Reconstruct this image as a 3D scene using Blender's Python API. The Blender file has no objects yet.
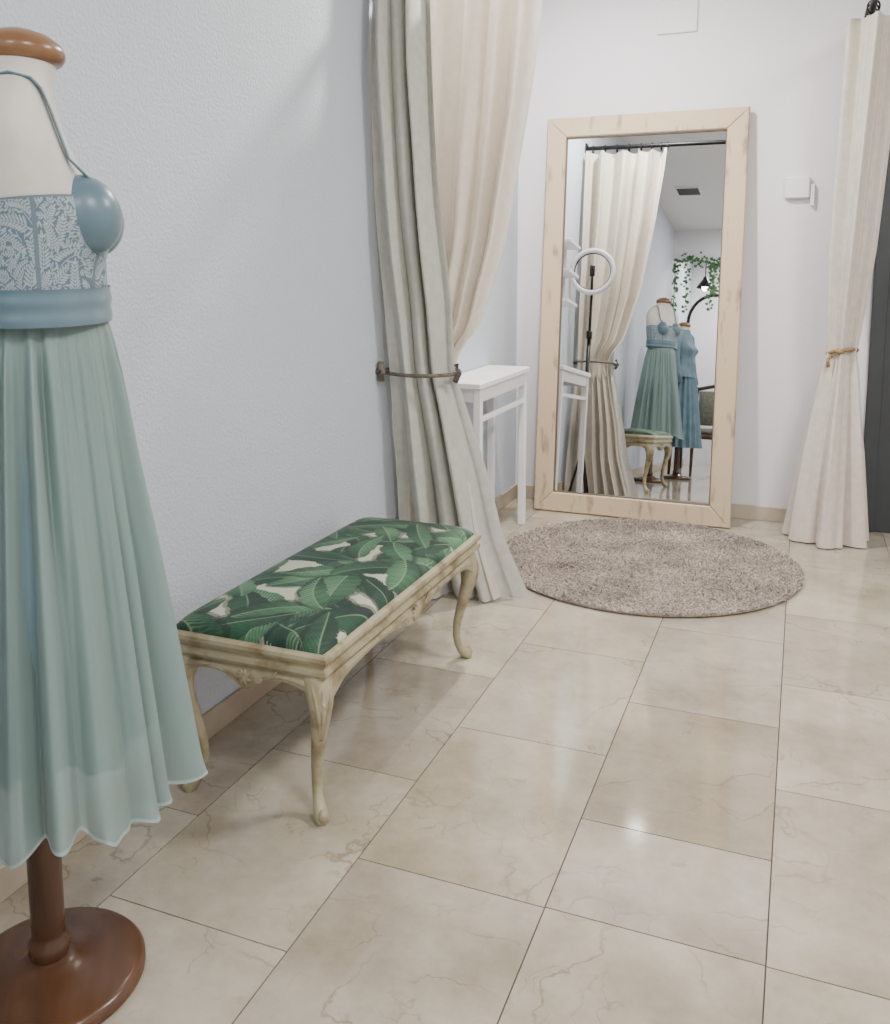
import bpy, math, random
import numpy as np
from mathutils import Vector, Matrix
random.seed(4); rng=np.random.RandomState(4)
scene=bpy.context.scene
H=1.225
pi=math.pi
# ---------------------------------------------------------------- helpers
def link(o,parent=None):
    scene.collection.objects.link(o)
    if parent is not None: o.parent=parent
    return o
def empty(name,loc=(0,0,0),rot=(0,0,0)):
    e=bpy.data.objects.new(name,None); e.empty_display_size=.1
    e.location=loc; e.rotation_euler=rot
    return link(e)
def mk(name,V,F,mat,parent=None,smooth=True):
    me=bpy.data.meshes.new(name)
    V=np.asarray(V,dtype=float)
    F=F.tolist() if isinstance(F,np.ndarray) else F
    me.from_pydata(V.tolist(),[],F)
    if mat is not None:
        for m in (mat if isinstance(mat,(list,tuple)) else [mat]): me.materials.append(m)
    me.polygons.foreach_set("use_smooth",[smooth]*len(me.polygons))
    me.update()
    return link(bpy.data.objects.new(name,me),parent)
def setcol(o,name,C):
    a=o.data.color_attributes.new(name=name,type='FLOAT_COLOR',domain='POINT')
    C=np.asarray(C,dtype=np.float32)
    if C.shape[1]==3: C=np.concatenate([C,np.ones((len(C),1),dtype=np.float32)],1)
    a.data.foreach_set("color",C.ravel())
def gridfaces(nr,nc,closed):
    r=np.arange(nr-1)[:,None]; k=nc if closed else nc-1
    c=np.arange(k)[None,:]; c2=(c+1)%nc
    a=r*nc+c; b=r*nc+c2; d=(r+1)*nc+c; e=(r+1)*nc+c2
    return np.stack([a,b,e,d],-1).reshape(-1,4)
def grid(name,X,Y,Z,mat,parent=None,closed=False,smooth=True,caps=False):
    nr,nc=X.shape
    V=np.stack([X,Y,Z],-1).reshape(-1,3)
    F=gridfaces(nr,nc,closed).tolist()
    if caps:
        F.append(list(range(nc))[::-1]); F.append([(nr-1)*nc+i for i in range(nc)])
    return mk(name,V,F,mat,parent,smooth)
class B:
    """mesh accumulator"""
    def __init__(s): s.V=[];s.F=[];s.n=0;s.M=[]
    def add(s,V,F,m=0):
        V=[tuple(v) for v in V]
        s.V+=V; s.F+=[[i+s.n for i in f] for f in F]; s.M+=[m]*len(F); s.n+=len(V)
    def box(s,a,b,m=0,bev=0.0):
        x0,y0,z0=a;x1,y1,z1=b
        if bev<=0:
            V=[(x0,y0,z0),(x1,y0,z0),(x1,y1,z0),(x0,y1,z0),(x0,y0,z1),(x1,y0,z1),(x1,y1,z1),(x0,y1,z1)]
            F=[[3,2,1,0],[4,5,6,7],[0,1,5,4],[1,2,6,5],[2,3,7,6],[3,0,4,7]]
            s.add(V,F,m);return
        e=bev
        def ring(ins,z):
            X0,X1,Y0,Y1=x0+ins,x1-ins,y0+ins,y1-ins
            c=e
            return [(X0+c,Y0,z),(X1-c,Y0,z),(X1,Y0+c,z),(X1,Y1-c,z),(X1-c,Y1,z),(X0+c,Y1,z),(X0,Y1-c,z),(X0,Y0+c,z)]
        rs=[ring(e,z0),ring(0,z0+e),ring(0,z1-e),ring(e,z1)]
        V=sum(rs,[]);F=[]
        for r in range(3):
            for i in range(8):
                j=(i+1)%8;F.append([r*8+i,r*8+j,r*8+8+j,r*8+8+i])
        F.append(list(range(8))[::-1]);F.append([24+i for i in range(8)])
        s.add(V,F,m)
    def tube(s,P,ra,rb=None,n=10,up=(0,0,1),m=0,closed=False,caps=True):
        P=[Vector(p) for p in P];N=len(P)
        if not hasattr(ra,'__len__'): ra=[ra]*N
        if rb is None: rb=ra
        if not hasattr(rb,'__len__'): rb=[rb]*N
        V=[];upv=Vector(up);prev=None
        for i,p in enumerate(P):
            if closed: t=P[(i+1)%N]-P[i-1]
            else: t=P[min(i+1,N-1)]-P[max(i-1,0)]
            t.normalize()
            u=upv-t*upv.dot(t)
            if u.length<.15:
                u=(prev if prev is not None else Vector((1,0,0)));u=u-t*u.dot(t)
            u.normalize();prev=u;w=t.cross(u)
            for k in range(n):
                a=2*pi*k/n
                V.append(p+u*(ra[i]*math.cos(a))+w*(rb[i]*math.sin(a)))
        F=[]
        R=N if closed else N-1
        for i in range(R):
            for k in range(n):
                k2=(k+1)%n;i2=(i+1)%N
                F.append([i*n+k,i*n+k2,i2*n+k2,i2*n+k])
        if caps and not closed:
            F.append(list(range(n))[::-1]);F.append([(N-1)*n+k for k in range(n)])
        s.add(V,F,m)
    def lathe(s,c,prof,n=32,m=0):
        V=[]
        for r,z in prof:
            for k in range(n):
                a=2*pi*k/n;V.append((c[0]+r*math.cos(a),c[1]+r*math.sin(a),c[2]+z))
        F=[]
        for i in range(len(prof)-1):
            for k in range(n):
                k2=(k+1)%n;F.append([i*n+k,i*n+k2,(i+1)*n+k2,(i+1)*n+k])
        F.append(list(range(n))[::-1]);F.append([(len(prof)-1)*n+k for k in range(n)])
        s.add(V,F,m)
    def ell(s,c,r,n=12,rot=None,m=0):
        V=[];k2=n//2+1
        for i in range(k2):
            ph=pi*(i+.02)/(k2-1+.04)
            for k in range(n):
                a=2*pi*k/n
                v=Vector((r[0]*math.sin(ph)*math.cos(a),r[1]*math.sin(ph)*math.sin(a),r[2]*math.cos(ph)))
                if rot is not None: v=rot@v
                V.append(v+Vector(c))
        F=[]
        for i in range(k2-1):
            for k in range(n):
                kk=(k+1)%n;F.append([i*n+k,(i+1)*n+k,(i+1)*n+kk,i*n+kk])
        F.append(list(range(n)));F.append([(k2-1)*n+k for k in range(n)][::-1])
        s.add(V,F,m)
    def obj(s,name,mat,parent=None,smooth=True,auto=None):
        o=mk(name,s.V,s.F,mat,parent,smooth)
        if len(set(s.M))>1: o.data.polygons.foreach_set("material_index",s.M)
        if auto:
            md=o.modifiers.new("es",'EDGE_SPLIT');md.split_angle=math.radians(auto)
        return o
def sm(xs,ys,width=.02):
    xs=np.array(xs,float);ys=np.array(ys,float)
    o=np.argsort(xs);xs=xs[o];ys=ys[o]
    g=np.linspace(xs[0],xs[-1],600);v=np.interp(g,xs,ys)
    d=g[1]-g[0];k=max(1,int(width/d));ker=np.exp(-.5*(np.arange(-2*k,2*k+1)/k)**2);ker/=ker.sum()
    vp=np.concatenate([2*v[0]-v[1:2*k+1][::-1],v,2*v[-1]-v[-2*k-1:-1][::-1]])
    v=np.convolve(vp,ker,'valid')
    return lambda z:np.interp(z,g,v)
# ---------------------------------------------------------------- materials
def nm(name):
    m=bpy.data.materials.new(name);m.use_nodes=True
    nt=m.node_tree;b=nt.nodes['Principled BSDF'];return m,nt,b
def mat(name,c,rough=.6,c2=None,scale=8,detail=4,bump=0,bscale=None,metal=0,fmin=.4,fmax=.6,stretch=None,spec=None,sheen=0,transl=0,alpha=0,bdist=.01):
    m,nt,b=nm(name);L=nt.links;N=nt.nodes
    b.inputs['Base Color'].default_value=(*c,1);b.inputs['Roughness'].default_value=rough
    b.inputs['Metallic'].default_value=metal
    if spec is not None:b.inputs['Specular IOR Level'].default_value=spec
    if sheen:b.inputs['Sheen Weight'].default_value=sheen
    tc=N.new('ShaderNodeTexCoord');mp=N.new('ShaderNodeMapping');L.new(tc.outputs['Object'],mp.inputs[0])
    if stretch: mp.inputs['Scale'].default_value=stretch
    colout=None
    if c2 is not None:
        n=N.new('ShaderNodeTexNoise');n.inputs['Scale'].default_value=scale;n.inputs['Detail'].default_value=detail
        L.new(mp.outputs[0],n.inputs['Vector'])
        r=N.new('ShaderNodeValToRGB');r.color_ramp.elements[0].position=fmin;r.color_ramp.elements[1].position=fmax
        r.color_ramp.elements[0].color=(*c,1);r.color_ramp.elements[1].color=(*c2,1)
        L.new(n.outputs[0],r.inputs[0]);L.new(r.outputs[0],b.inputs['Base Color']);colout=r.outputs[0]
    if bump:
        n2=N.new('ShaderNodeTexNoise');n2.inputs['Scale'].default_value=bscale or scale*4;n2.inputs['Detail'].default_value=3
        L.new(mp.outputs[0],n2.inputs['Vector'])
        bp=N.new('ShaderNodeBump');bp.inputs['Strength'].default_value=bump;bp.inputs['Distance'].default_value=bdist
        L.new(n2.outputs[0],bp.inputs['Height']);L.new(bp.outputs[0],b.inputs['Normal'])
    out=N['Material Output'];cur=b.outputs[0]
    if transl:
        t=N.new('ShaderNodeBsdfTranslucent');t.inputs[0].default_value=(*c,1)
        if colout:L.new(colout,t.inputs[0])
        mx=N.new('ShaderNodeMixShader');mx.inputs[0].default_value=transl
        L.new(cur,mx.inputs[1]);L.new(t.outputs[0],mx.inputs[2]);cur=mx.outputs[0]
    L.new(cur,out.inputs[0])
    return m
def vcmat(name,attr,rough=.7,bump=0,bscale=600,sheen=0,transl=0,alpha=0):
    m,nt,b=nm(name);L=nt.links;N=nt.nodes
    a=N.new('ShaderNodeAttribute');a.attribute_name=attr;L.new(a.outputs['Color'],b.inputs['Base Color'])
    b.inputs['Roughness'].default_value=rough
    if sheen:b.inputs['Sheen Weight'].default_value=sheen
    if bump:
        tc=N.new('ShaderNodeTexCoord');n2=N.new('ShaderNodeTexNoise');n2.inputs['Scale'].default_value=bscale
        L.new(tc.outputs['Object'],n2.inputs['Vector']);bp=N.new('ShaderNodeBump');bp.inputs['Strength'].default_value=bump;bp.inputs['Distance'].default_value=.002
        L.new(n2.outputs[0],bp.inputs['Height']);L.new(bp.outputs[0],b.inputs['Normal'])
    cur=b.outputs[0]
    if transl:
        t=N.new('ShaderNodeBsdfTranslucent');L.new(a.outputs['Color'],t.inputs[0])
        mx=N.new('ShaderNodeMixShader');mx.inputs[0].default_value=transl;L.new(cur,mx.inputs[1]);L.new(t.outputs[0],mx.inputs[2]);cur=mx.outputs[0]
    if alpha:
        t=N.new('ShaderNodeBsdfTransparent');mx=N.new('ShaderNodeMixShader')
        mr=N.new('ShaderNodeMath');mr.operation='SUBTRACT';mr.inputs[0].default_value=1;L.new(a.outputs['Alpha'],mr.inputs[1])
        L.new(mr.outputs[0],mx.inputs[0]);L.new(cur,mx.inputs[1]);L.new(t.outputs[0],mx.inputs[2]);cur=mx.outputs[0]
    L.new(cur,N['Material Output'].inputs[0])
    return m
def wallmat(name,c,strength=.35,sc=130):
    m,nt,b=nm(name);L=nt.links;N=nt.nodes
    b.inputs['Roughness'].default_value=.7
    tc=N.new('ShaderNodeTexCoord')
    n=N.new('ShaderNodeTexNoise');n.inputs['Scale'].default_value=sc;n.inputs['Detail'].default_value=2.5;n.inputs['Roughness'].default_value=.55
    L.new(tc.outputs['Object'],n.inputs['Vector'])
    n3=N.new('ShaderNodeTexNoise');n3.inputs['Scale'].default_value=1.3
    L.new(tc.outputs['Object'],n3.inputs['Vector'])
    r=N.new('ShaderNodeValToRGB');r.color_ramp.elements[0].position=.3;r.color_ramp.elements[1].position=.7
    r.color_ramp.elements[0].color=(*[x*.96 for x in c],1);r.color_ramp.elements[1].color=(*c,1)
    L.new(n3.outputs[0],r.inputs[0]);L.new(r.outputs[0],b.inputs['Base Color'])
    bp=N.new('ShaderNodeBump');bp.inputs['Strength'].default_value=strength;bp.inputs['Distance'].default_value=.008
    L.new(n.outputs[0],bp.inputs['Height']);L.new(bp.outputs[0],b.inputs['Normal'])
    return m
def emis(name,c,s):
    m,nt,b=nm(name);b.inputs['Emission Color'].default_value=(*c,1);b.inputs['Emission Strength'].default_value=s
    b.inputs['Base Color'].default_value=(*c,1);return m
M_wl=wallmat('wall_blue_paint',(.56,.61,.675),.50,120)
M_wb=wallmat('wall_lilac_paint',(.77,.75,.78),.18,90)
M_ceil=mat('ceiling_paint',(.78,.78,.78),.8)
M_white=mat('white_paint',(.83,.83,.83),.4,c2=(.77,.77,.78),scale=5)
M_black=mat('black_metal',(.015,.015,.017),.4,metal=.6)
M_door=mat('door_dark_paint',(.035,.040,.043),.45,c2=(.042,.048,.051),scale=3)
M_shaded=mat('curtain_linen_shaded',(.52,.52,.47),.85,c2=(.57,.57,.52),scale=30,bump=.15,bscale=500,transl=.10,bdist=.002)  # cream curtain in shadow: the shade is painted in as a grey colour
M_cream=mat('curtain_linen_cream',(.74,.68,.585),.85,c2=(.78,.72,.625),scale=30,bump=.15,bscale=500,transl=.22,bdist=.002)
M_cream2=mat('curtain_cream_lined',(.61,.555,.49),.85,c2=(.66,.605,.54),scale=30,bump=.15,bscale=500,transl=.08,bdist=.002)
M_cord=mat('tieback_cord',(.08,.075,.06),.6,c2=(.16,.135,.10),scale=60)
M_gold=mat('tieback_gold_cord',(.20,.12,.05),.5,c2=(.34,.22,.10),scale=80)
M_wood=mat('stand_wood',(.055,.024,.012),.25,c2=(.11,.050,.024),scale=2.5,stretch=(6,1.2,1),fmin=.3,fmax=.7)
M_capwood=mat('cap_wood',(.15,.070,.030),.28,c2=(.25,.13,.06),scale=4,stretch=(1,8,6),fmin=.3,fmax=.7)
M_linen=mat('mannequin_jersey',(.56,.535,.475),.8,c2=(.61,.585,.525),scale=20,bump=.1,bscale=700,bdist=.001)
M_skirt=vcmat('chiffon_skirt','chiffon',.7,.05,500,.15,.15,1)
M_lining=mat('skirt_lining',(.12,.20,.22),.5)
M_satin=mat('dusty_blue_satin',(.085,.148,.182),.34,c2=(.105,.172,.21),scale=10,sheen=.15)
M_satin2=mat('blue_gown_fabric',(.08,.145,.18),.6,c2=(.10,.17,.215),scale=14)
M_lace=vcmat('lace_bodice','lace',.75,.3,900)
M_leaf=vcmat('leaf_print_fabric','leafprint',.7,.15,800,.05)
M_bench=mat('antique_cream_paint',(.36,.32,.205),.40,c2=(.18,.135,.065),scale=18,detail=9,bump=.3,bscale=60,fmin=.46,fmax=.70,bdist=.004)
M_frame=mat('limed_wood',(.57,.445,.295),.55,c2=(.30,.21,.16),scale=16,detail=9,fmin=.57,fmax=.72,stretch=(1.5,1.5,.4),bump=.2,bscale=50,bdist=.003)
M_base=mat('baseboard_marble',(.40,.33,.25),.35,c2=(.50,.43,.34),scale=6)
M_ivy=mat('ivy_leaf',(.03,.10,.03),.6,c2=(.08,.2,.06),scale=20)
M_chair=mat('dark_chair_wood',(.05,.03,.02),.4,c2=(.10,.06,.035),scale=9)
M_pad=mat('olive_upholstery',(.16,.17,.12),.8,c2=(.22,.22,.16),scale=30)
M_vent=mat('vent_grille',(.08,.08,.09),.6)
M_lamp=emis('lamp_glow',(1,.97,.93),14)
M_ring=mat('ring_light_diffuser',(.66,.66,.68),.4)
M_mir,nt,b=nm('mirror_glass');b.inputs['Base Color'].default_value=(.82,.84,.84,1);b.inputs['Metallic'].default_value=1;b.inputs['Roughness'].default_value=.010
# marble floor
M_floor,nt,b=nm('marble_tile');L=nt.links;N=nt.nodes
tc=N.new('ShaderNodeTexCoord');at=N.new('ShaderNodeAttribute');at.attribute_name='rnd'
ad=N.new('ShaderNodeVectorMath');ad.operation='MULTIPLY_ADD'
L.new(at.outputs['Color'],ad.inputs[0]);ad.inputs[1].default_value=(23,17,11);L.new(tc.outputs['Object'],ad.inputs[2])
wn=N.new('ShaderNodeTexNoise');wn.inputs['Scale'].default_value=2.2;wn.inputs['Detail'].default_value=7;L.new(ad.outputs[0],wn.inputs['Vector'])
w2=N.new('ShaderNodeVectorMath');w2.operation='MULTIPLY_ADD';L.new(wn.outputs['Color'],w2.inputs[0]);w2.inputs[1].default_value=(1,1,1);L.new(ad.outputs[0],w2.inputs[2])
def veins(scale,width,lo,hi,k):
    vo=N.new('ShaderNodeTexVoronoi');vo.feature='DISTANCE_TO_EDGE';vo.inputs['Scale'].default_value=scale;L.new(w2.outputs[0],vo.inputs['Vector'])
    vr=N.new('ShaderNodeValToRGB');vr.color_ramp.elements[0].position=0;vr.color_ramp.elements[0].color=(1,1,1,1);vr.color_ramp.elements[1].position=width;vr.color_ramp.elements[1].color=(0,0,0,1);L.new(vo.outputs[0],vr.inputs[0])
    vm=N.new('ShaderNodeTexNoise');vm.inputs['Scale'].default_value=scale*1.5;vm.inputs['Detail'].default_value=4;L.new(ad.outputs[0],vm.inputs['Vector'])
    vmr=N.new('ShaderNodeValToRGB');vmr.color_ramp.elements[0].position=lo;vmr.color_ramp.elements[1].position=hi;L.new(vm.outputs[0],vmr.inputs[0])
    mu=N.new('ShaderNodeMath');mu.operation='MULTIPLY';L.new(vr.outputs[0],mu.inputs[0]);L.new(vmr.outputs[0],mu.inputs[1])
    mu2=N.new('ShaderNodeMath');mu2.operation='MULTIPLY';mu2.inputs[1].default_value=k;L.new(mu.outputs[0],mu2.inputs[0]);return mu2.outputs[0]
v1=veins(2.0,.014,.44,.62,.55);v2=veins(5.0,.017,.47,.66,.45)
vs=N.new('ShaderNodeMath');vs.operation='MAXIMUM';L.new(v1,vs.inputs[0]);L.new(v2,vs.inputs[1])
cl=N.new('ShaderNodeTexNoise');cl.inputs['Scale'].default_value=3.2;cl.inputs['Detail'].default_value=10;cl.inputs['Roughness'].default_value=.68;L.new(ad.outputs[0],cl.inputs['Vector'])
cr=N.new('ShaderNodeValToRGB');cr.color_ramp.elements[0].position=.34;cr.color_ramp.elements[0].color=(.29,.252,.185,1);cr.color_ramp.elements[1].position=.64;cr.color_ramp.elements[1].color=(.455,.415,.335,1);L.new(cl.outputs[0],cr.inputs[0])
tn=N.new('ShaderNodeAttribute');tn.attribute_name='tint'
m1=N.new('ShaderNodeMix');m1.data_type='RGBA';m1.blend_type='MULTIPLY';m1.inputs[0].default_value=1;L.new(cr.outputs[0],m1.inputs[6]);L.new(tn.outputs['Color'],m1.inputs[7])
m2=N.new('ShaderNodeMix');m2.data_type='RGBA';L.new(vs.outputs[0],m2.inputs[0]);L.new(m1.outputs[2],m2.inputs[6]);m2.inputs[7].default_value=(.13,.09,.055,1)
L.new(m2.outputs[2],b.inputs['Base Color'])
rn=N.new('ShaderNodeMapRange');rn.inputs[3].default_value=.04;rn.inputs[4].default_value=.15;L.new(cl.outputs[0],rn.inputs[0]);L.new(rn.outputs[0],b.inputs['Roughness'])
b.inputs['Specular IOR Level'].default_value=.72
M_grout=mat('grout',(.075,.06,.045),.9)
# ---------------------------------------------------------------- room
XL,XR,YB,YF,YF2,ZC=-1.41,2.4,4.60,-1.60,-3.6,2.75
def box(name,a,b,m,parent=None,bev=0):
    q=B();q.box(a,b,bev=bev);return q.obj(name,m,parent,smooth=False)
box('wall_left',(XL-.12,YF2,-.05),(XL,YB+.12,ZC),M_wl)
box('wall_back',(XL,YB,-.05),(XR,YB+.12,ZC),M_wb)
box('wall_right',(XR,YF2,-.05),(XR+.12,YB+.12,ZC),M_wb)
box('wall_far_room',(XL,YF2-.12,-.05),(XR,YF2,ZC),M_wb)
q=B();q.box((-.45,YF-.1,0),(XR,YF,ZC));q.box((XL,YF-.1,2.42),(-.45,YF,ZC));q.obj('wall_front',M_wb,smooth=False)
box('ceiling',(XL-.12,YF2-.12,ZC),(XR+.12,YB+.12,ZC+.1),M_ceil)
box('baseboard_left',(XL,YF2,0),(XL+.012,YB,.072),M_base,bev=.002)
box('baseboard_back',(XL+.012,YB-.012,0),(.25,YB,.072),M_base,bev=.002)
def build_floor():
    V=[];F=[];T=[];R=[];MI=[]
    w=.33*H;l=.4835*H;g=.0014
    V+=[(XL,YF2,-.0025),(XR,YF2,-.0025),(XR,YB,-.0025),(XL,YB,-.0025)];F.append([0,1,2,3]);MI.append(1);T+=[(1,1,1)]*4;R+=[(0,0,0)]*4
    for k in range(-6,8):
        x0=-.004*H+w*k;x1=x0+w
        stag=(k%2==1)
        if k==-1: ys=[1.56-l*n for n in range(1,10)][::-1]+[1.56]+[1.868+l*n for n in range(0,7)]
        else:
            o=1.525*H if stag else 1.272*H
            ys=[o+l*n for n in range(-10,8)]
        x0=max(x0,XL);x1=min(x1,XR)
        if x1-x0<.01: continue
        for a,b_ in zip(ys[:-1],ys[1:]):
            aa=a
            a=max(a,YF2);b_=min(b_,YB)
            if b_-a<.01: continue
            n=len(V)
            V+=[(x0+g,a+g,0),(x1-g,a+g,0),(x1-g,b_-g,0),(x0+g,b_-g,0)]
            V+=[(x0+g,a+g,-.003),(x1-g,a+g,-.003),(x1-g,b_-g,-.003),(x0+g,b_-g,-.003)]
            F+=[[n,n+1,n+2,n+3],[n,n+4,n+5,n+1],[n+1,n+5,n+6,n+2],[n+2,n+6,n+7,n+3],[n+3,n+7,n+4,n]];MI+=[0]*5
            t=rng.uniform(.92,1.07);tt=(t*1.0,t*rng.uniform(.98,1.0),t*rng.uniform(.95,1.0))
            if k==-1 and abs(aa-1.868)<.02: tt=(.80,.755,.69)
            if k==-2 and abs(aa-1.272*H)<.02: tt=(1.02,1.0,.95)
            T+=[tt]*8;r=rng.rand(3);R+=[tuple(r)]*8
    o=mk('floor',V,F,[M_floor,M_grout],smooth=False)
    o.data.polygons.foreach_set("material_index",MI)
    setcol(o,'tint',T);setcol(o,'rnd',R)
build_floor()
d=empty('door_1',(0,0,0))
q=B();q.box((.295,YB-.03,0),(.36,YB-.001,2.13),bev=.004);q.box((1.16,YB-.03,0),(1.225,YB-.001,2.13),bev=.004);q.box((.36,YB-.03,2.07),(1.16,YB-.001,2.13),bev=.004);q.obj('door_casing',M_door,d,False)
q=B();q.box((.36,YB-.02,.005),(1.16,YB-.001,2.07))
for z0,z1 in((.15,.95),(1.1,1.95)): q.box((.46,YB-.028,z0),(1.06,YB-.02,z1),bev=.003)
q.obj('door_leaf',M_door,d,False)
q=B();q.tube([(1.09,YB-.028,1.02),(1.09,YB-.07,1.02),(.98,YB-.07,1.02)],.009);q.obj('handle',M_black,d)
o=empty('wall_thermostat');q=B();q.box((-.105,YB-.028,1.555),(.005,YB,1.655),bev=.006);q.obj('thermostat_cover',M_white,o,False)
q=B();q.box((.008,YB-.022,1.52),(.026,YB,1.62),bev=.003);q.obj('thermostat_clip',M_white,o,False)
q=B();q.box((-.72,YB-.010,2.35),(-.53,YB,2.50),bev=.003);q.obj('wall_access_hatch',M_wb,None,False)
o=empty('ceiling_air_vent');q=B();q.box((-1.19,.02,ZC-.012),(-.95,.30,ZC),bev=.003);q.obj('vent_frame',M_white,o,False)
q=B()
for i in range(9): q.box((-1.17,.045+i*.027,ZC-.018),(-.97,.058+i*.027,ZC-.012))
q.obj('vent_slats',M_vent,o,False)
# ---------------------------------------------------------------- wall mirror
def build_mirror():
    W=.97;Lh=1.985;fw=.098
    e=empty('leaning_floor_mirror',(-.757,4.405,.001),(-math.radians(4.95),0,0))
    x0,x1=-W/2,W/2
    def board(name,quad):
        c=np.mean(quad,0);V=[]
        for y,s in((0,1),(-.026,1),(-.032,.0)):
            for p in quad:
                if s==1: V.append((p[0],y,p[1]))
                else:
                    dx=np.clip(c[0]-p[0],-.005,.005);dz=np.clip(c[1]-p[1],-.005,.005);V.append((p[0]+dx,y,p[1]+dz))
        F=[[0,1,2,3],[8,11,10,9]]
        for r in(0,4):
            for i in range(4):
                j=(i+1)%4;F.append([r+i,r+4+i,r+4+j,r+j])
        return mk(name,V,F,M_frame,e,False)
    board('frame_left',[(x0,0),(x0+fw,fw),(x0+fw,Lh-fw),(x0,Lh)])
    board('frame_right',[(x1,0),(x1,Lh),(x1-fw,Lh-fw),(x1-fw,fw)])
    board('frame_bottom',[(x0,0),(x1,0),(x1-fw,fw),(x0+fw,fw)])
    board('frame_top',[(x0,Lh),(x0+fw,Lh-fw),(x1-fw,Lh-fw),(x1,Lh)])
    mk('glass',[(x0+fw-.005,-.012,fw-.005),(x1-fw+.005,-.012,fw-.005),(x1-fw+.005,-.012,Lh-fw+.005),(x0+fw-.005,-.012,Lh-fw+.005)],[[0,1,2,3]],M_mir,e,False)
    q=B();a,b_=x0+fw,x1-fw;c,d_=fw,Lh-fw;t=.005
    q.box((a,-.022,c),(a+t,-.0125,d_));q.box((b_-t,-.022,c),(b_,-.0125,d_));q.box((a,-.022,c),(b_,-.0125,c+t));q.box((a,-.022,d_-t),(b_,-.0125,d_))
    q.obj('inner_lip',mat('dark_lip',(.12,.09,.06),.6),e,False)
build_mirror()
# ---------------------------------------------------------------- rug
def build_rug():
    cx,cy,R=-.567,3.735,.622
    e=empty('round_shag_rug',(cx,cy,0))
    q=B();q.lathe((0,0,0),[(R-.01,0.001),(R,.006),(R-.01,.012),(R*.5,.013),(.01,.013)],n=96)
    q.obj('rug_base',mat('rug_backing',(.30,.255,.21),.95,c2=(.36,.31,.26),scale=60),e)
    n=80000
    r=R*np.sqrt(rng.rand(n));a=rng.rand(n)*2*pi
    bx=r*np.cos(a);by=r*np.sin(a)
    h=rng.uniform(.004,.010,n);lean=rng.normal(0,.009,(n,2));wa=rng.rand(n)*pi;w=rng.uniform(.002,.0035,n)
    dx=np.cos(wa)*w;dy=np.sin(wa)*w
    z0=np.full(n,.010)
    P0=np.stack([bx-dx,by-dy,z0],1);P1=np.stack([bx+dx,by+dy,z0],1)
    P2=np.stack([bx+dx*.8+lean[:,0]*.5,by+dy*.8+lean[:,1]*.5,z0+h*.7],1);P3=np.stack([bx-dx*.8+lean[:,0]*.5,by-dy*.8+lean[:,1]*.5,z0+h*.7],1)
    P4=np.stack([bx+lean[:,0],by+lean[:,1],z0+h],1)
    V=np.stack([P0,P1,P2,P3,P4],1).reshape(-1,3);i=np.arange(n)*5
    F=np.stack([i,i+1,i+2,i+3],1).tolist()+np.stack([i+3,i+2,i+4],1).tolist()
    o=mk('rug_pile',V,F,vcmat('rug_pile','pile',.95),e,False)
    c=np.array([.37,.315,.268])*rng.uniform(.82,1.17,(n,1))
    blot=np.zeros(n)
    rg=np.random.RandomState(2)
    for _ in range(40):
        k=rg.normal(0,16,2);blot+=np.sin(k[0]*bx+k[1]*by+rg.rand()*6.28)
    blot/=math.sqrt(20)
    c=c*(1+.12*blot[:,None])
    setcol(o,'pile',np.repeat(c,5,axis=0))
build_rug()
# ---------------------------------------------------------------- curtains
def fold(s,n,v,ph=0):
    a=2*pi*n*s+1.3*np.sin(2*pi*s*1.3+ph)+.5*np.sin(2.2*v+ph+3*s)
    return .85*np.sin(a)+.22*np.sin(2*a+.7+v)+.30*np.sin(1.63*a+1.3*v+ph)
def sheet(name,xl,xr,yc,amp,z0,z1,n,mat_,parent,ph=0,ns=420,nz=160,skew=0):
    z=np.linspace(z1,z0,nz)[:,None];s=np.linspace(0,1,ns)[None,:]
    v=(z1-z)/(z1-z0)
    X=xl(z)+(xr(z)-xl(z))*(s+.010*np.sin(2*pi*n*s*2+ph));A=amp(z)
    Y=yc(z)+A*fold(s,n,v,ph)+skew*(s-.5)
    X=X+.3*A*np.cos(2*pi*n*s+1.3*np.sin(2*pi*s*1.3+ph))*np.minimum(1,4*s)*np.minimum(1,4*(1-s))
    Y=Y+.006*np.sin(17*v+8*s)*np.sin(5*s+3*v)
    X=np.maximum(X,XL+.008)
    return grid(name,X,Y,z+0*s,mat_,parent)
cl=empty('tied_back_curtain')
sheet('cream_panel',sm([0,.3,.86,2.30],[-1.39,-1.39,-1.375,-1.39],.08),
      sm([0,.25,.46,.75,.86,.95,1.01,1.33,1.8,2.1,2.30],[-.98,-1.06,-1.09,-1.16,-1.175,-1.145,-1.08,-.985,-.91,-.875,-.86],.035),
      sm([0,.86,2.3],[3.12,3.03,3.06],.1),sm([0,.5,.86,1.2,2.3],[.055,.04,.022,.042,.050],.05),.012,2.262,5,M_cream,cl,.4)
sheet('shaded_panel',sm([0,.3,.86,1.3,2.30],[-1.385,-1.39,-1.375,-1.40,-1.41],.08),  # front sheet added to carry the curtain's shaded side in its colour
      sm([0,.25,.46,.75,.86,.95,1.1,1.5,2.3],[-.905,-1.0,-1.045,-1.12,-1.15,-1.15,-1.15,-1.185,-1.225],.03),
      sm([0,.86,1.4,1.9,2.3],[3.08,2.955,2.89,2.865,2.90],.1),sm([0,.5,.86,1.2,2.3],[.055,.048,.026,.038,.052],.05),.006,2.262,3.5,M_shaded,cl,2.1,skew=.06)
q=B();P=[]
for k in range(40):
    a=2*pi*k/40;P.append((-1.270+.140*math.cos(a),2.985+.098*math.sin(a),.862+.006*math.sin(a)))
q.tube(P,.007,n=8,closed=True)
q.tube([(-1.41,2.895,.865),(-1.375,2.895,.865)],.012);q.tube([(-1.392,2.895,.83),(-1.392,2.895,.90)],.012)
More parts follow.
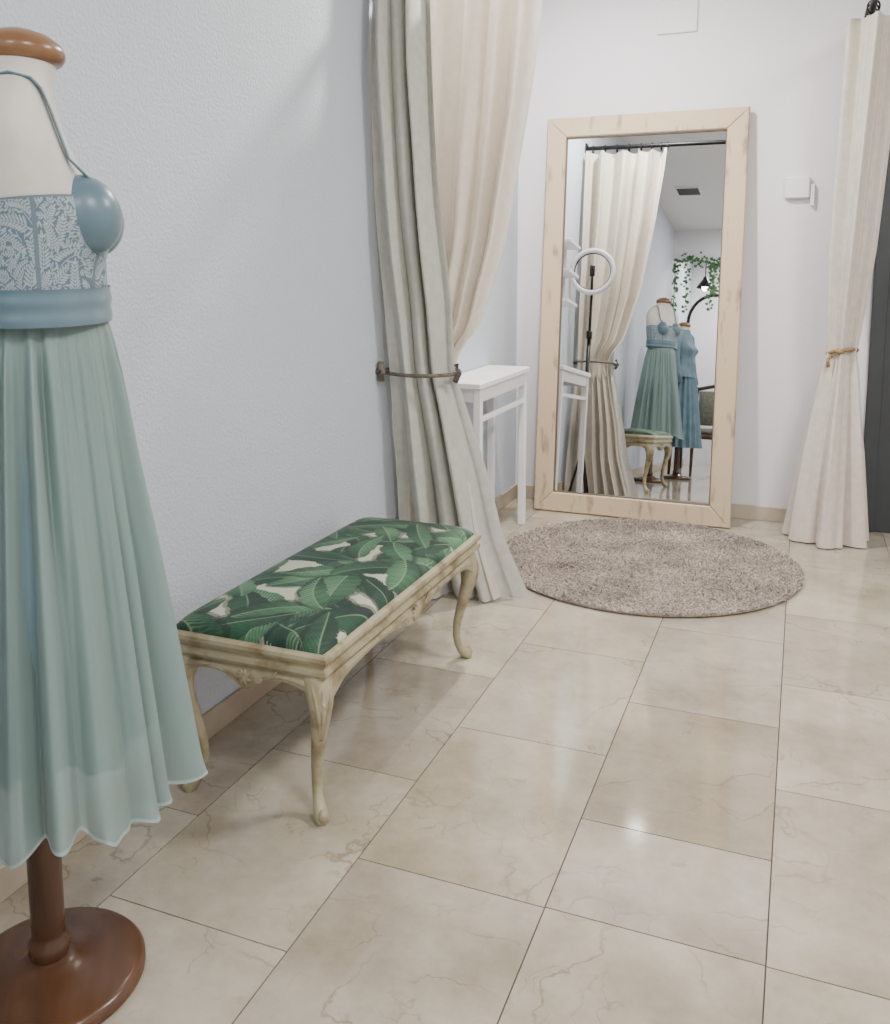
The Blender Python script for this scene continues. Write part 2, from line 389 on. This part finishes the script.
q.tube([(-1.138,2.975,.832),(-1.120,2.965,.862),(-1.135,2.975,.892)],.010)
q.obj('tieback',M_cord,cl)
cr_=empty('tied_back_curtain.001')
def bundle():
    z=np.linspace(2.262,.006,150)[:,None];t=np.linspace(0,2*pi,400,endpoint=False)[None,:]
    cx=sm([0,.86,2.3],[.150,.172,.225],.1)(z);cy=4.365
    rx=sm([0,.4,.78,.86,.95,1.3,1.8,2.3],[.155,.115,.066,.050,.058,.078,.085,.092],.03)(z)
    ry=sm([0,.4,.78,.86,.95,1.3,1.8,2.3],[.14,.115,.075,.06,.07,.11,.13,.14],.03)(z)
    v=(2.285-z)
    f=.21*np.sin(7*t+.9*np.sin(t*2)+.6*np.sin(v*1.5))+.09*np.sin(12*t+v+1)+.04*np.sin(19*t+2*v)
    X=cx+rx*(1+f)*np.cos(t);Y=cy+ry*(1+f)*np.sin(t)
    grid('curtain_cloth',X,Y,z+.0*t,M_cream2,cr_,closed=True)
    q=B();P=[(.172+.060*math.cos(2*pi*k/30),4.365+.07*math.sin(2*pi*k/30),.865+.015*math.sin(2*pi*k/30*1+2.5)) for k in range(30)]
    q.tube(P,.009,n=8,closed=True);q.tube([(.127,4.305,.85),(.112,4.295,.835),(.117,4.295,.80)],.008)
    q.ell((.162,4.293,.872),(.02,.018,.016))
    q.obj('tieback',M_gold,cr_)
bundle()
rod=empty('curtain_rod')
q=B();zr=2.305
q.tube([(XL,3.02,zr),(.16,3.02,zr)],.014,n=12);q.tube([(.16,3.02,zr),(.21,3.06,zr),(.21,YB,zr)],.014,n=12)
q.lathe((.21,3.03,zr),[(.02,-.02),(.02,.02)],n=12)
q.box((XL,2.99,zr-.03),(XL+.01,3.05,zr+.03));q.box((.18,YB-.01,zr-.03),(.24,YB,zr+.03))
q.tube([(.10,3.02,zr),(.10,3.02,ZC)],.008)
for x in(-1.36,-1.28,-1.2,-1.12,-1.04,-.97,-.91,-.87):
    P=[(x,3.02+.024*math.cos(2*pi*k/16),zr-.010+.027*math.sin(2*pi*k/16)) for k in range(16)];q.tube(P,.004,n=6,closed=True,up=(1,0,0))
for y in(4.24,4.30,4.36,4.42,4.48):
    P=[(.21+.024*math.cos(2*pi*k/16),y,zr-.010+.027*math.sin(2*pi*k/16)) for k in range(16)];q.tube(P,.004,n=6,closed=True,up=(0,1,0))
q.obj('rod_and_rings',M_black,rod,auto=40)
# ---------------------------------------------------------------- console table
t=empty('white_console_table')
q=B();q.box((-1.405,3.42,.742),(-1.198,4.13,.768),bev=.004)
for x in(-1.395,-1.238):
    for y in(3.44,4.080): q.box((x,y,0),(x+.032,y+.032,.742),bev=.003)
q.box((-1.228,3.47,.685),(-1.213,4.09,.742));q.box((-1.39,3.47,.685),(-1.375,4.09,.742));q.box((-1.37,3.45,.685),(-1.23,3.465,.742));q.box((-1.37,4.090,.685),(-1.23,4.105,.742))
q.box((-1.228,3.47,.60),(-1.213,4.09,.62));q.box((-1.39,3.47,.18),(-1.375,4.09,.20))
q.obj('table_body',M_white,t,False)
t=empty('wall_shelf');q=B()
for z in(1.18,1.36,1.54): q.box((-1.41,3.42,z),(-1.31,3.68,z+.018),bev=.002)
q.box((-1.41,3.42,1.18),(-1.395,3.43,1.56));q.box((-1.41,3.67,1.18),(-1.395,3.68,1.56));q.obj('shelf_boards',M_white,t,False)
t=empty('ring_light_on_stand',(-1.262,3.25,0));q=B()
q.tube([(0,0,.06),(0,0,1.02)],.013);q.tube([(0,0,1.0),(0,0,1.28)],.009)
for a in(.9,2.6,5.2): q.tube([(0,0,.30),(.075*math.cos(a),.075*math.sin(a),.008)],.008)
q.box((-.015,-.02,1.0),(.015,.02,1.05),bev=.003);q.box((-.016,.012,1.40),(.016,.022,1.47),bev=.003);q.tube([(0,0,1.26),(0,.015,1.43)],.008)
P=[(.118*math.cos(2*pi*k/48),.014,1.43+.118*math.sin(2*pi*k/48)) for k in range(48)];q.tube(P,.008,.004,n=8,closed=True,up=(0,1,0))
q.obj('stand',M_black,t)
q=B();P=[(.135*math.cos(2*pi*k/48),.02,1.43+.135*math.sin(2*pi*k/48)) for k in range(48)];q.tube(P,.009,.016,n=10,closed=True,up=(0,1,0));q.obj('ring',M_ring,t)
# ---------------------------------------------------------------- bench
def build_bench():
    x0,x1,y0,y1=-1.33,-.915,1.61,2.60
    e=empty('upholstered_bench')
    def rectloft(name,prof,m):
        V=[];F=[]
        for o,z in prof: V+=[(x0-o,y0-o,z),(x1+o,y0-o,z),(x1+o,y1+o,z),(x0-o,y1+o,z)]
        n=len(prof)
        for i in range(n-1):
            for k in range(4):
                j=(k+1)%4;F.append([i*4+k,i*4+j,i*4+4+j,i*4+4+k])
        F.append([0,3,2,1]);F.append([(n-1)*4+k for k in range(4)])
        o=mk(name,V,F,m,e,True);md=o.modifiers.new('es','EDGE_SPLIT');md.split_angle=math.radians(25);return o
    rectloft('seat_frame',[(-.012,.325),(-.010,.348),(-.002,.352),(.004,.360),(.003,.368),(-.004,.372),(-.004,.378),(.004,.384),(.008,.392),(.006,.400),(-.002,.404),(-.010,.403),(-.014,.398)],M_bench)
    def apron(name,axis,fixed,a,b_,out):
        ns=120;s=np.linspace(0,1,ns);nzr=10
        Lg=b_-a
        low=.322-.006*np.cos(2*pi*s*2)-.022*np.exp(-((s-.5)/.09)**2)-.03*np.exp(-(s/.05)**2)-.03*np.exp(-((1-s)/.05)**2)
        w=np.linspace(0,1,nzr)[:,None]
        Zt=.345
        Z=Zt+(low[None,:]-Zt)*w
        bul=.010*np.sin(pi*w)*1.0+0*Z+.006*(w>.85)
        S=a+Lg*s[None,:]+0*w
        Z2=np.concatenate([Z,Z[-1:],Z[:1]]);S2=np.concatenate([S,S[-1:],S[:1]])
        O2=np.concatenate([bul,np.full((1,ns),-.02),np.full((1,ns),-.02)])
        P=fixed+out*(O2-.012)
        if axis=='y': grid(name,P,S2,Z2,M_bench,e)
        else: grid(name,S2,P,Z2,M_bench,e)
    apron('apron_right','y',x1,y0+.03,y1-.03,1);apron('apron_left','y',x0,y0+.03,y1-.03,-1)
    apron('apron_near','x',y0,x0+.03,x1-.03,-1);apron('apron_far','x',y1,x0+.03,x1-.03,1)
    q=B()
    def orn(cx,cy,cz,axis,out,s=1):
        def P(u,w,d): 
            return (cx+out*d,cy+u,cz+w) if axis=='y' else (cx+u,cy+out*d,cz+w)
        up=(out,0,0) if axis=='y' else (0,out,0)
        def leaf(u,w,a,l,wd):
            pts=[];ra=[]
            for i in range(7):
                f=i/6;pts.append(P(u+math.cos(a+.5*f)*l*f,w+math.sin(a+.5*f)*l*f,.003+.002*math.sin(pi*f)));ra.append(max(.0008,wd*math.sin(pi*min(.98,f*.85+.1))))
            q.tube(pts,[.0030*s]*7,ra,n=8,up=up)
        q.ell(P(0,0,.003),(.007*s,)*3,n=10)
        for a in(.15,.9,1.57,2.3,3.0,3.9,4.71,5.5): leaf(0,0,a,.021*s,.0055*s)
        for sg in(-1,1):
            pts=[];N=26
            for i in range(N):
                f=i/(N-1);ang=f*2.6*pi;r=.010*(1-f*.8)*s
                cxx=sg*(.040*s);pts.append(P(cxx+sg*r*math.cos(ang+pi),-.002+r*math.sin(ang+pi)*.9,.002))
            q.tube(pts,[.0024*s*(1-.4*i/N) for i in range(N)],n=6,up=up)
            leaf(sg*.055*s,.004,0.1 if sg>0 else pi-.6,.045*s,.0045*s)
    orn(x1-.006,(y0+y1)/2,.324,'y',1)
    orn((x0+x1)/2,y0+.006,.324,'x',-1,.95)
    orn((x0+x1)/2,y1-.006,.324,'x',1,.95)
    q.obj('carved_ornament',M_bench,e)
    zs=[.350,.335,.315,.285,.25,.21,.165,.12,.08,.05,.03,.016,.004,0.0]
    off=[-.006,.000,.006,.010,.008,.001,-.007,-.014,-.016,-.012,-.005,.003,.006,.004]
    rr=[.034,.035,.033,.028,.0225,.0185,.0155,.0132,.0118,.012,.015,.0175,.016,.012]
    q=B()
    for sx,sy,cx,cy in((1,-1,x1,y0),(1,1,x1,y1),(-1,-1,x0,y0),(-1,1,x0,y1)):
        P=[(cx-sx*.036+sx*o*1.2,cy-sy*.034+sy*o*1.2,z) for z,o in zip(zs,off)]
        q.tube(P,rr,n=16,up=(sx,sy,0))
        for da in(-.7,0,.7):
            pts=[];ra=[]
            for i in range(10):
                f=i/9;z=.345-.15*f;o=np.interp(z,zs[::-1],off[::-1]);r=np.interp(z,zs[::-1],rr[::-1])
                a=math.atan2(sy,sx)+da*(1-f*.7)
                pts.append((cx-sx*.036+sx*o*1.2+math.cos(a)*r,cy-sy*.034+sy*o*1.2+math.sin(a)*r,z));ra.append(.0045*math.sin(pi*(.1+.85*f))+.0008)
            q.tube(pts,ra,n=6)
        q.ell((cx-sx*.022,cy-sy*.020,.020),(.011,.011,.017),n=10)
    q.obj('cabriole_legs',M_bench,e)
    nx,ny=250,600
    u=np.linspace(-1,1,nx)[None,:];v=np.linspace(-1,1,ny)[:,None]
    cxm,cym=(x0+x1)/2,(y0+y1)/2;hx,hy=(x1-x0)/2-.006,.488
    prof=lambda t,p:(1-np.abs(t)**p)**(1/2.2)
    Hh=prof(u,10)*prof(v,24)
    crown=.014*(1-u**2)*(1-v**2)
    Z=.396+.036*Hh+crown
    X=cxm+hx*u*(1-.012*np.abs(v)**14)+0*v;Y=cym+hy*v*(1-.012*np.abs(u)**10)+0*u
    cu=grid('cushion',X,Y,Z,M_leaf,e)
    p=(X.ravel()-cxm+.2);qy=(Y.ravel()-cym+.5)
    N_=len(p);C=np.tile(np.array([.46,.48,.36]),(N_,1))
    rg=np.random.RandomState(33)
    dark=np.array([.004,.022,.015]);mid=np.array([.011,.066,.030]);lite=np.array([.085,.215,.105]);pale=np.array([.28,.39,.22])
    pts=[]
    for i in range(5):
        for j in range(14):
            pts.append(np.array([-.02+.105*i+rg.normal(0,.02)-(.04 if j%2 else 0),-.0+j*.077+rg.normal(0,.02)]))
    rg.shuffle(pts)
    for i,c in enumerate(pts):
        ang=rg.choice([.7,1.1,1.9,2.4,2.8,4.1,5.2,5.7])+rg.normal(0,.2)
        Ln=rg.uniform(.17,.26);W=rg.uniform(.036,.052);k=rg.uniform(-2.4,2.4)
        ca,sa=math.cos(ang),math.sin(ang)
        dx,dy=p-c[0]+ca*Ln/2,qy-c[1]+sa*Ln/2
        a=dx*ca+dy*sa;bb=-dx*sa+dy*ca-k*(a-Ln/2)*a
        tt=a/Ln;ok=(tt>0)&(tt<1)
        w=W*np.sin(pi*np.clip(tt,0,1)**.8)**.7
        w=w*(1+.07*np.sin(a*85+i)+.04*np.sin(a*190+2*i))
        ab=np.abs(bb)/np.maximum(w,1e-4)
        vein=(a-np.abs(bb)*1.0-6*bb*bb)
        ph=(vein*80+rg.rand()+.25*np.sin(a*50)+.1*np.sin(bb*300))%1
        w=w*(1-.10*(ph<.10))
        msk=ok&(np.abs(bb)<w)
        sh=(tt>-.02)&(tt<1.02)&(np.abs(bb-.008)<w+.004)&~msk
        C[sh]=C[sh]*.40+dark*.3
        if not msk.any(): continue
        tone=rg.uniform(0,1)
        b1=dark*(1-tone*.6)+mid*tone*.6;b2=mid*(1-tone)+lite*tone
        st=.5+.5*np.sin(2*pi*ph)
        side=(bb>0) if rg.rand()>.5 else (bb<0)
        f=np.where(side,.40+.5*st,.0+.32*st)*(1-.3*ab)+.28*np.sin(tt*5+tone*6)+.08*np.sin(a*210+bb*90)
        f=np.clip(f,0,1)[:,None]
        col=b1*(1-f)+b2*f
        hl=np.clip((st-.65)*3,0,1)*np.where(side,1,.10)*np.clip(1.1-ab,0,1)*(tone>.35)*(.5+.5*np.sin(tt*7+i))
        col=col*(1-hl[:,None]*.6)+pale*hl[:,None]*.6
        rib=np.exp(-(bb/.0014)**2)[:,None]*.8;col=col*(1-rib)+pale*.8*rib
        edge=(ab>.94)[:,None];col=np.where(edge,col*.6,col)
        C[msk]=col[msk]
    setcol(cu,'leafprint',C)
    q=B()
    P=[(cxm-hx,cym-hy,.402),(cxm+hx,cym-hy,.402),(cxm+hx,cym+hy,.402),(cxm-hx,cym+hy,.402)]
    dense=[]
    for i in range(4):
        a=Vector(P[i]);b_=Vector(P[(i+1)%4])
        for k in range(30): dense.append(a.lerp(b_,k/30))
    q.tube(dense,.0035,n=6,closed=True);q.obj('gimp_trim',M_bench,e)
build_bench()
# ---------------------------------------------------------------- mannequins
ZT=[1.00,1.08,1.14,1.20,1.25,1.31,1.36,1.42,1.46,1.49,1.505,1.53,1.56]
FT=[.112,.108,.106,.106,.104,.10,.086,.062,.050,.044,.045,.052,.055]
BT=[.125,.108,.098,.095,.098,.102,.104,.100,.090,.075,.062,.055,.055]
WT=[.165,.150,.138,.138,.145,.152,.160,.166,.150,.112,.078,.054,.055]
fF,fB,fW=sm(ZT,FT,.012),sm(ZT,BT,.012),sm(ZT,WT,.010)
def torso(th,z,off=0,bust=True):
    c,s=np.cos(th),np.sin(th)
    f=np.where(c>0,fF(z)*c,fB(z)*c);l=fW(z)*s
    if bust:
        bm=.036*(np.exp(-((l-.070)/.042)**2)+np.exp(-((l+.070)/.042)**2))*np.exp(-((z-1.295)/.042)**2)
        f=f+np.where(c>0,bm*np.minimum(1,c*3),0)
    r=np.sqrt(f*f+l*l)+1e-6
    return f*(1+off/r),l*(1+off/r)
def build_mannequin(name,pos,face,stand,res=1.0,style='chiffon'):
    e=empty(name,pos,(0,0,face))
    nt_=int(240*res);th=np.linspace(0,2*pi,nt_,endpoint=False)[None,:]
    z=np.linspace(1.155,1.545,int(120*res))[:,None]
    f,l=torso(th,z+0*th);grid('dress_form_body',f,l,z+0*th,M_linen,e,closed=True,caps=True)
    q=B();q.lathe((0,0,0),[(.050,1.53),(.060,1.534),(.0655,1.542),(.0655,1.552),(.060,1.562),(.045,1.573),(.022,1.581),(.004,1.583)],n=40)
    q.obj('neck_cap',M_capwood,e)
    sx,sy=stand
    q=B();q.lathe((sx,sy,0),[(.150,0),(.156,.005),(.156,.017),(.150,.024),(.142,.027),(.10,.031),(.06,.036),(.045,.046),(.034,.052)],n=64)
    q.lathe((sx,sy,0),[(.030,.05),(.034,.062),(.033,.078),(.027,.085),(.027,.095),(.0275,.13),(.0275,.34),(.026,.40),(.024,1.155)],n=32)
    q.obj('wooden_stand',M_wood,e,auto=50)
    if style=='chiffon':
        n1,n2=(1400,240)
        th2=np.linspace(0,2*pi,n1,endpoint=False)[None,:]
        w=np.linspace(0,1,n2)[:,None]
        Z=1.185+(1.325+.012*np.cos(th2)-1.185)*w
        f,l=torso(th2,Z,.004);o=grid('lace_bodice',f,l,Z,M_lace,e,closed=True)
        s=(th2+0*w).ravel()*.128;zz=Z.ravel()
        base=np.array([.085,.135,.172]);lace=np.array([.36,.415,.44]);C=np.tile(base,(len(s),1))
        A=np.zeros(len(s));rg=np.random.RandomState(5);Lc=2*pi*.128
        occ=np.zeros(len(s),bool)
        def ellp(cx,cz,ang,a,b_):
            R_=a*1.3
            j0=int((cx-R_)/Lc*n1)-1;j1=int((cx+R_)/Lc*n1)+2
            i0=max(0,int((cz-R_-1.185)/.145*n2)-8);i1=min(n2,int((cz+R_-1.185)/.13*n2)+8)
            if i1<=i0:return
            jj=np.arange(j0,j1)%n1;idx=(np.arange(i0,i1)[:,None]*n1+jj[None,:]).ravel()
            dx=(s[idx]-cx+Lc/2)%Lc-Lc/2
            dz=zz[idx]-cz;u=dx*math.cos(ang)+dz*math.sin(ang);v=-dx*math.sin(ang)+dz*math.cos(ang)
            ins=(u/a)**2+(v/b_)**2<1;mar=(u/(a*1.1))**2+(v/(b_*1.4))**2<1
            if not ins.any():return
            if occ[idx[ins]].mean()>.15:return
            A[idx[ins]]=np.maximum(A[idx[ins]],np.where(np.abs(v[ins])<b_*.16,.4,.9))
            pend.append(idx[mar])
        for trial in range(700):
            cx=rg.uniform(0,Lc);cz=rg.uniform(1.175,1.32)
            ang=pi/2+rg.normal(0,1.1);cur=rg.uniform(-22,22);x_,z_=cx,cz;pend=[]
            big=rg.uniform(.45,.85)
            for st in range(9):
                f_=st/8
                for sg in(-1,1):
                    ll=.0125*big*(1-.45*f_);ea=ang+sg*.85
                    ellp(x_+math.cos(ea)*ll*.8,z_+math.sin(ea)*ll*.8,ea,ll*.70,.0020*big)
                ellp(x_,z_,ang,.0045,.0006)
                x_+=math.cos(ang)*.0066*big;z_+=math.sin(ang)*.0066*big;ang+=cur*.0066
            ellp(x_,z_,ang,.007*big,.0024*big)
            for m in pend: occ[m]=True
        net=((np.abs((s*300+zz*300)%1-.5)>.45)|(np.abs((s*300-zz*300)%1-.5)>.45))*.16
        A=np.maximum(A,net)
        for tc_ in(-1.35,1.35,-2.3,2.3,-.55,.55,pi):
            m=np.abs(((th2+0*w).ravel()-tc_+pi)%(2*pi)-pi)<.030;A[m]=.10
        wt=(w+0*th2).ravel();A[wt>.975]=.12
        C=C*(1-A[:,None])+lace*A[:,None]
        setcol(o,'lace',C)
        zb=np.linspace(1.146,1.200,24)[:,None]
        pw=.0008*np.sin((zb-1.148)*240)
        f,l=torso(th,zb+0*th,.0085);r=np.sqrt(f*f+l*l);grid('satin_waistband',f*(1+pw/r),l*(1+pw/r),zb+.003*np.sin(th),M_satin,e,closed=True)
        q=B()
        for sg in(-1,1):
            R_=Matrix.Rotation(sg*.25,3,'Z')@Matrix.Rotation(-.25,3,'Y')
            q.ell((.083,sg*.068,1.305),(.055,.052,.061),n=48,rot=R_)
        q.obj('satin_cups',M_satin,e)
        q=B()
        for sg in(-1,1):
            pts=[]
            for z_ in np.linspace(1.345,1.497,12):
                lw=min(.088,float(fW(z_))*.96);ff=float(fF(z_))*math.sqrt(max(0,1-(lw/float(fW(z_)))**2))
                blend=np.clip((1.385-z_)/.04,0,1);pts.append((ff+.005+blend*.028,sg*(lw-.010*blend),z_))
            pts.append((-.005,sg*.088,1.503))
            for z_ in np.linspace(1.49,1.325,12):
                lw=min(.085,float(fW(z_))*.96);ff=-float(fB(z_))*math.sqrt(max(0,1-(lw/float(fW(z_)))**2));pts.append((ff-.006,sg*lw,z_))
            q.tube(pts,.0075,.0025,n=8,up=(0,1,0))
        q.obj('shoulder_straps',M_satin,e)
        n1,n2=(1500,220)
        th3=np.linspace(0,2*pi,n1,endpoint=False)[None,:];v=np.linspace(0,1,n2)[:,None]
        ZS=1.157
        def skirt(nm_,R0,R1,zbot,amp,mt,seed,lett):
            Rf=sm([0,.02,.2,.58,1],[.104+R0,.110+R0,.128+R0,.166+R0,R1],.04)
            rs=np.random.RandomState(int(seed*10)+8)
            g=0*th3+0*v
            for fr,a0,a1 in((5,.1,.25),(8,.15,.35),(12,.25,.35),(21,.4,.15),(29,.5,.08),(38,.4,.03)):
                mod=.6+.6*np.sin(rs.randint(2,5)*th3+rs.rand()*6)
                g=g+(a0+(a1-a0)*np.minimum(1,v*1.5))*mod*np.sin(fr*th3+rs.rand()*6.28+rs.uniform(-1.8,1.8)*v+.9*np.sin(3*th3+rs.rand()*6+.8*v))
            # round hanging folds with narrow valleys
            for k_,aa in((19,.85),(13,.55)):
                wph=1.3*np.sin(3*th3+rs.rand()*6+.7*v)+.7*np.sin(7*th3+rs.rand()*6-.9*v)
                rd=np.sqrt(np.sin((k_*th3+wph)/2+rs.rand()*3)**2+.012)*2-1.25
                g=g+aa*rd*(.25+.75*np.minimum(1,v*2.0))*(.75+.35*np.sin(4*th3+rs.rand()*6))
            g=1.15*np.tanh(g*.85)
            fine=.5*np.sin(57*th3+2*np.sin(4*th3)+v)+.4*np.sin(83*th3+1+v)
            A=amp*(.22+.78*v**.65)*np.minimum(1,v*7+.12)
            hemz=.012*np.sin(5*th3+seed+2)+.006*np.sin(8*th3+1)
            t_=np.clip((v-.95)/.05,0,1)**1.6
            r=Rf(v)+A*g+.0018*fine*(1-.8*v)*np.minimum(1,v*10)+lett*t_*(.8+.5*np.sin(31*th3+3*np.sin(5*th3)))
            Z=ZS+(zbot-ZS+hemz)*v-.008*g*v**3+.6*lett*t_*np.sin(31*th3+1+3*np.sin(5*th3))
            lat=1.10-.04*v
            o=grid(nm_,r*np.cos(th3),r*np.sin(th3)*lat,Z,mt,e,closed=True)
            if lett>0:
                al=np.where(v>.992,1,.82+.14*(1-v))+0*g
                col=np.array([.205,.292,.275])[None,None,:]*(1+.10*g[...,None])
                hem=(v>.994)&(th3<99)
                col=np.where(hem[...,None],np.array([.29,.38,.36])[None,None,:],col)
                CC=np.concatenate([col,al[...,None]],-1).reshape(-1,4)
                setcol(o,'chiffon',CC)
            return o
        skirt('chiffon_overskirt',0,.206,.388,.030,M_skirt,0,.005)
        skirt('skirt_lining',-.018,.150,.47,.006,M_lining,1.3,0)
    else:
        n1=260;th3=np.linspace(0,2*pi,n1,endpoint=False)[None,:]
        zj=np.linspace(1.02,1.50,50)[:,None];f,l=torso(th3,zj+0*th3,.012)
        fl=1+.25*np.clip((1.2-zj)/.2,0,1)*(1+.1*np.sin(18*th3));grid('gown_top',f*fl,l*fl,zj+0*th3,M_satin2,e,closed=True)
        v=np.linspace(0,1,60)[:,None];r=.13+.09*v+(.004+.014*v)*np.sin(22*th3+.8*np.sin(3*th3+v))
        grid('gown_skirt',r*np.cos(th3),1.12*r*np.sin(th3),1.16-.84*v+0*th3,M_satin2,e,closed=True)
        q=B()
        for sg in(-1,1):
            P=[(0,sg*.12,1.455),(0,sg*.165,1.43),(.0,sg*.20,1.33),(.01,sg*.215,1.2),(.03,sg*.22,1.08),(.05,sg*.22,.96)]
            q.tube(P,[.04,.052,.05,.046,.044,.05],n=20,up=(1,0,0))
        q.obj('sleeves',M_satin2,e)
    return e
fang=math.radians(40)
wx,wy=-.045,-.005
ca,sa=math.cos(-fang),math.sin(-fang)
build_mannequin('dress_form_in_evening_dress',(-1.115,1.074,0),fang,(wx*ca-wy*sa,wx*sa+wy*ca))
g2=build_mannequin('dress_form_in_evening_dress.001',(-1.03,.26,0),.25,(0,0),.5,'gown')
g2.scale=(.93,.93,.93)
# ---------------------------------------------------------------- things seen only in the mirror
c=empty('wooden_armchair',(-.88,-.55,0),(0,0,.4));q=B()
for x in(-.24,.24):
    for y in(-.22,.22): q.tube([(x,y,0),(x*.96,y*.96,.44)],[.014,.022],n=10)
q.box((-.26,-.24,.38),(.26,.24,.43),bev=.01)
for x in(-.25,.25):
    q.tube([(x,-.23,.43),(x,-.27,.70),(x,-.31,.92)],[.02,.018,.016],n=10);q.tube([(x,.2,.43),(x,.2,.64)],.015,n=10);q.tube([(x,-.26,.66),(x,0,.67),(x,.24,.645)],.018,n=10)
q.tube([(-.25,-.31,.90),(0,-.32,.95),(.25,-.31,.90)],.02,n=10);q.obj('chair_frame',M_chair,c)
q=B();q.box((-.235,-.22,.43),(.235,.22,.49),bev=.02);q.obj('seat_pad',M_pad,c);q=B();q.box((-.22,-.30,.52),(.22,-.27,.88),bev=.012);q.obj('back_pad',M_pad,c)
def ivy():
    e=empty('ivy_garland');q=B();rg=random.Random(3)
    path=[(XL+.03,YF+.03,z) for z in np.linspace(1.5,2.36,8)]+[(x,YF+.03,2.37+.03*math.sin(x*9)) for x in np.linspace(XL+.06,-.5,14)]+[(-.48,YF+.03,z) for z in np.linspace(2.3,1.5,8)]
    q.tube(path,.006,n=6,m=0)
    def leaf(p,s):
        a=rg.random()*6.28;t=rg.uniform(-.6,.6);R=Matrix.Rotation(t,3,'X')@Matrix.Rotation(a,3,'Y')
        pts=[(0,0,0),(.5,0,.3),(.35,0,.7),(0,.05,1.1),(-.35,0,.7),(-.5,0,.3)]
        q.add([Vector(p)+R@(Vector(k)*s) for k in pts],[[0,1,2,3],[0,3,4,5]])
    for p in path:
        for _ in range(8): leaf([p[0]+rg.gauss(0,.03),p[1]+abs(rg.gauss(0,.02)),p[2]+rg.gauss(0,.035)],rg.uniform(.025,.045))
    for x in(-1.25,-.98,-.95,-.88,-.72):
        Lh=rg.uniform(.35,.6)
        for k in range(30): leaf([x+rg.gauss(0,.02),YF+.03+abs(rg.gauss(0,.015)),2.36-Lh*k/30],rg.uniform(.025,.045))
        q.tube([(x,YF+.03,2.37),(x,YF+.03,2.37-Lh)],.003,n=5)
    q.obj('ivy_leaves',M_ivy,e,False)
ivy()
a=empty('metal_display_arch');q=B()
P=[(-1.28,-2.2,0)]+[(-1.28,-2.2,z) for z in(.6,1.2,1.7)]+[(-.98-.30*math.cos(t),-2.2,1.75+.34*math.sin(t)) for t in np.linspace(0,pi,16)]+[(-.68,-2.2,z) for z in(1.7,1.2,.6,0)]
q.tube(P,.020,n=8,up=(0,1,0));q.obj('arch_tube',M_black,a)
pl=empty('pendant_lamp',(-1.08,-1.95,0));q=B();q.tube([(0,0,ZC),(0,0,2.25)],.006,n=6);q.lathe((0,0,0),[(.02,2.27),(.03,2.24),(.09,2.16),(.10,2.14),(.095,2.14),(.02,2.2)],n=24);q.obj('shade',M_black,pl)
q=B();q.ell((0,0,2.14),(.035,.035,.04),n=14);q.obj('bulb',M_lamp,pl)
def lamp(name,x,y,r,power,col=(1,.96,.92),sz=None):
    e=empty(name,(x,y,ZC));q=B();q.lathe((0,0,0),[(r+.012,0),(r+.012,-.010),(r,-.012)],n=40);q.obj('trim_ring',M_white,e,auto=30)
    q=B();q.lathe((0,0,0),[(r,-.0125),(r*.5,-.0130)],n=40);q.obj('diffuser',M_lamp,e)
    ld=bpy.data.lights.new(name+'_light','AREA');ld.shape='DISK';ld.size=2*(r if sz is None else sz);ld.energy=power;ld.color=col
    lo=bpy.data.objects.new('light',ld);lo.location=(0,0,-.02);link(lo,e)
lamp('ceiling_downlight',-.88,3.50,.052,64,(1,.95,.90))
lamp('ceiling_light',.9,2.5,.22,58,(1,.97,.93))
lamp('ceiling_light.001',.9,.3,.25,46,(1,.98,.96))
lamp('ceiling_light.002',-.1,-.9,.25,26,(.99,.98,.99))
lamp('ceiling_downlight.001',-.6,-2.6,.2,58,(1,.97,.93))
w=bpy.data.worlds.new('World');scene.world=w;w.use_nodes=True
w.node_tree.nodes['Background'].inputs[0].default_value=(.6,.65,.75,1);w.node_tree.nodes['Background'].inputs[1].default_value=.3
# ---------------------------------------------------------------- camera
cd=bpy.data.cameras.new('camera');cam=bpy.data.objects.new('camera',cd);scene.collection.objects.link(cam)
cd.sensor_fit='VERTICAL';cd.sensor_height=36;cd.sensor_width=36*890/1024
cd.lens=36*901/1024;cd.shift_y=-123/1024;cd.clip_start=.02
cam.location=(0,0,H);cam.rotation_euler=(math.radians(90-7.52),0,math.radians(21.6))
scene.camera=cam
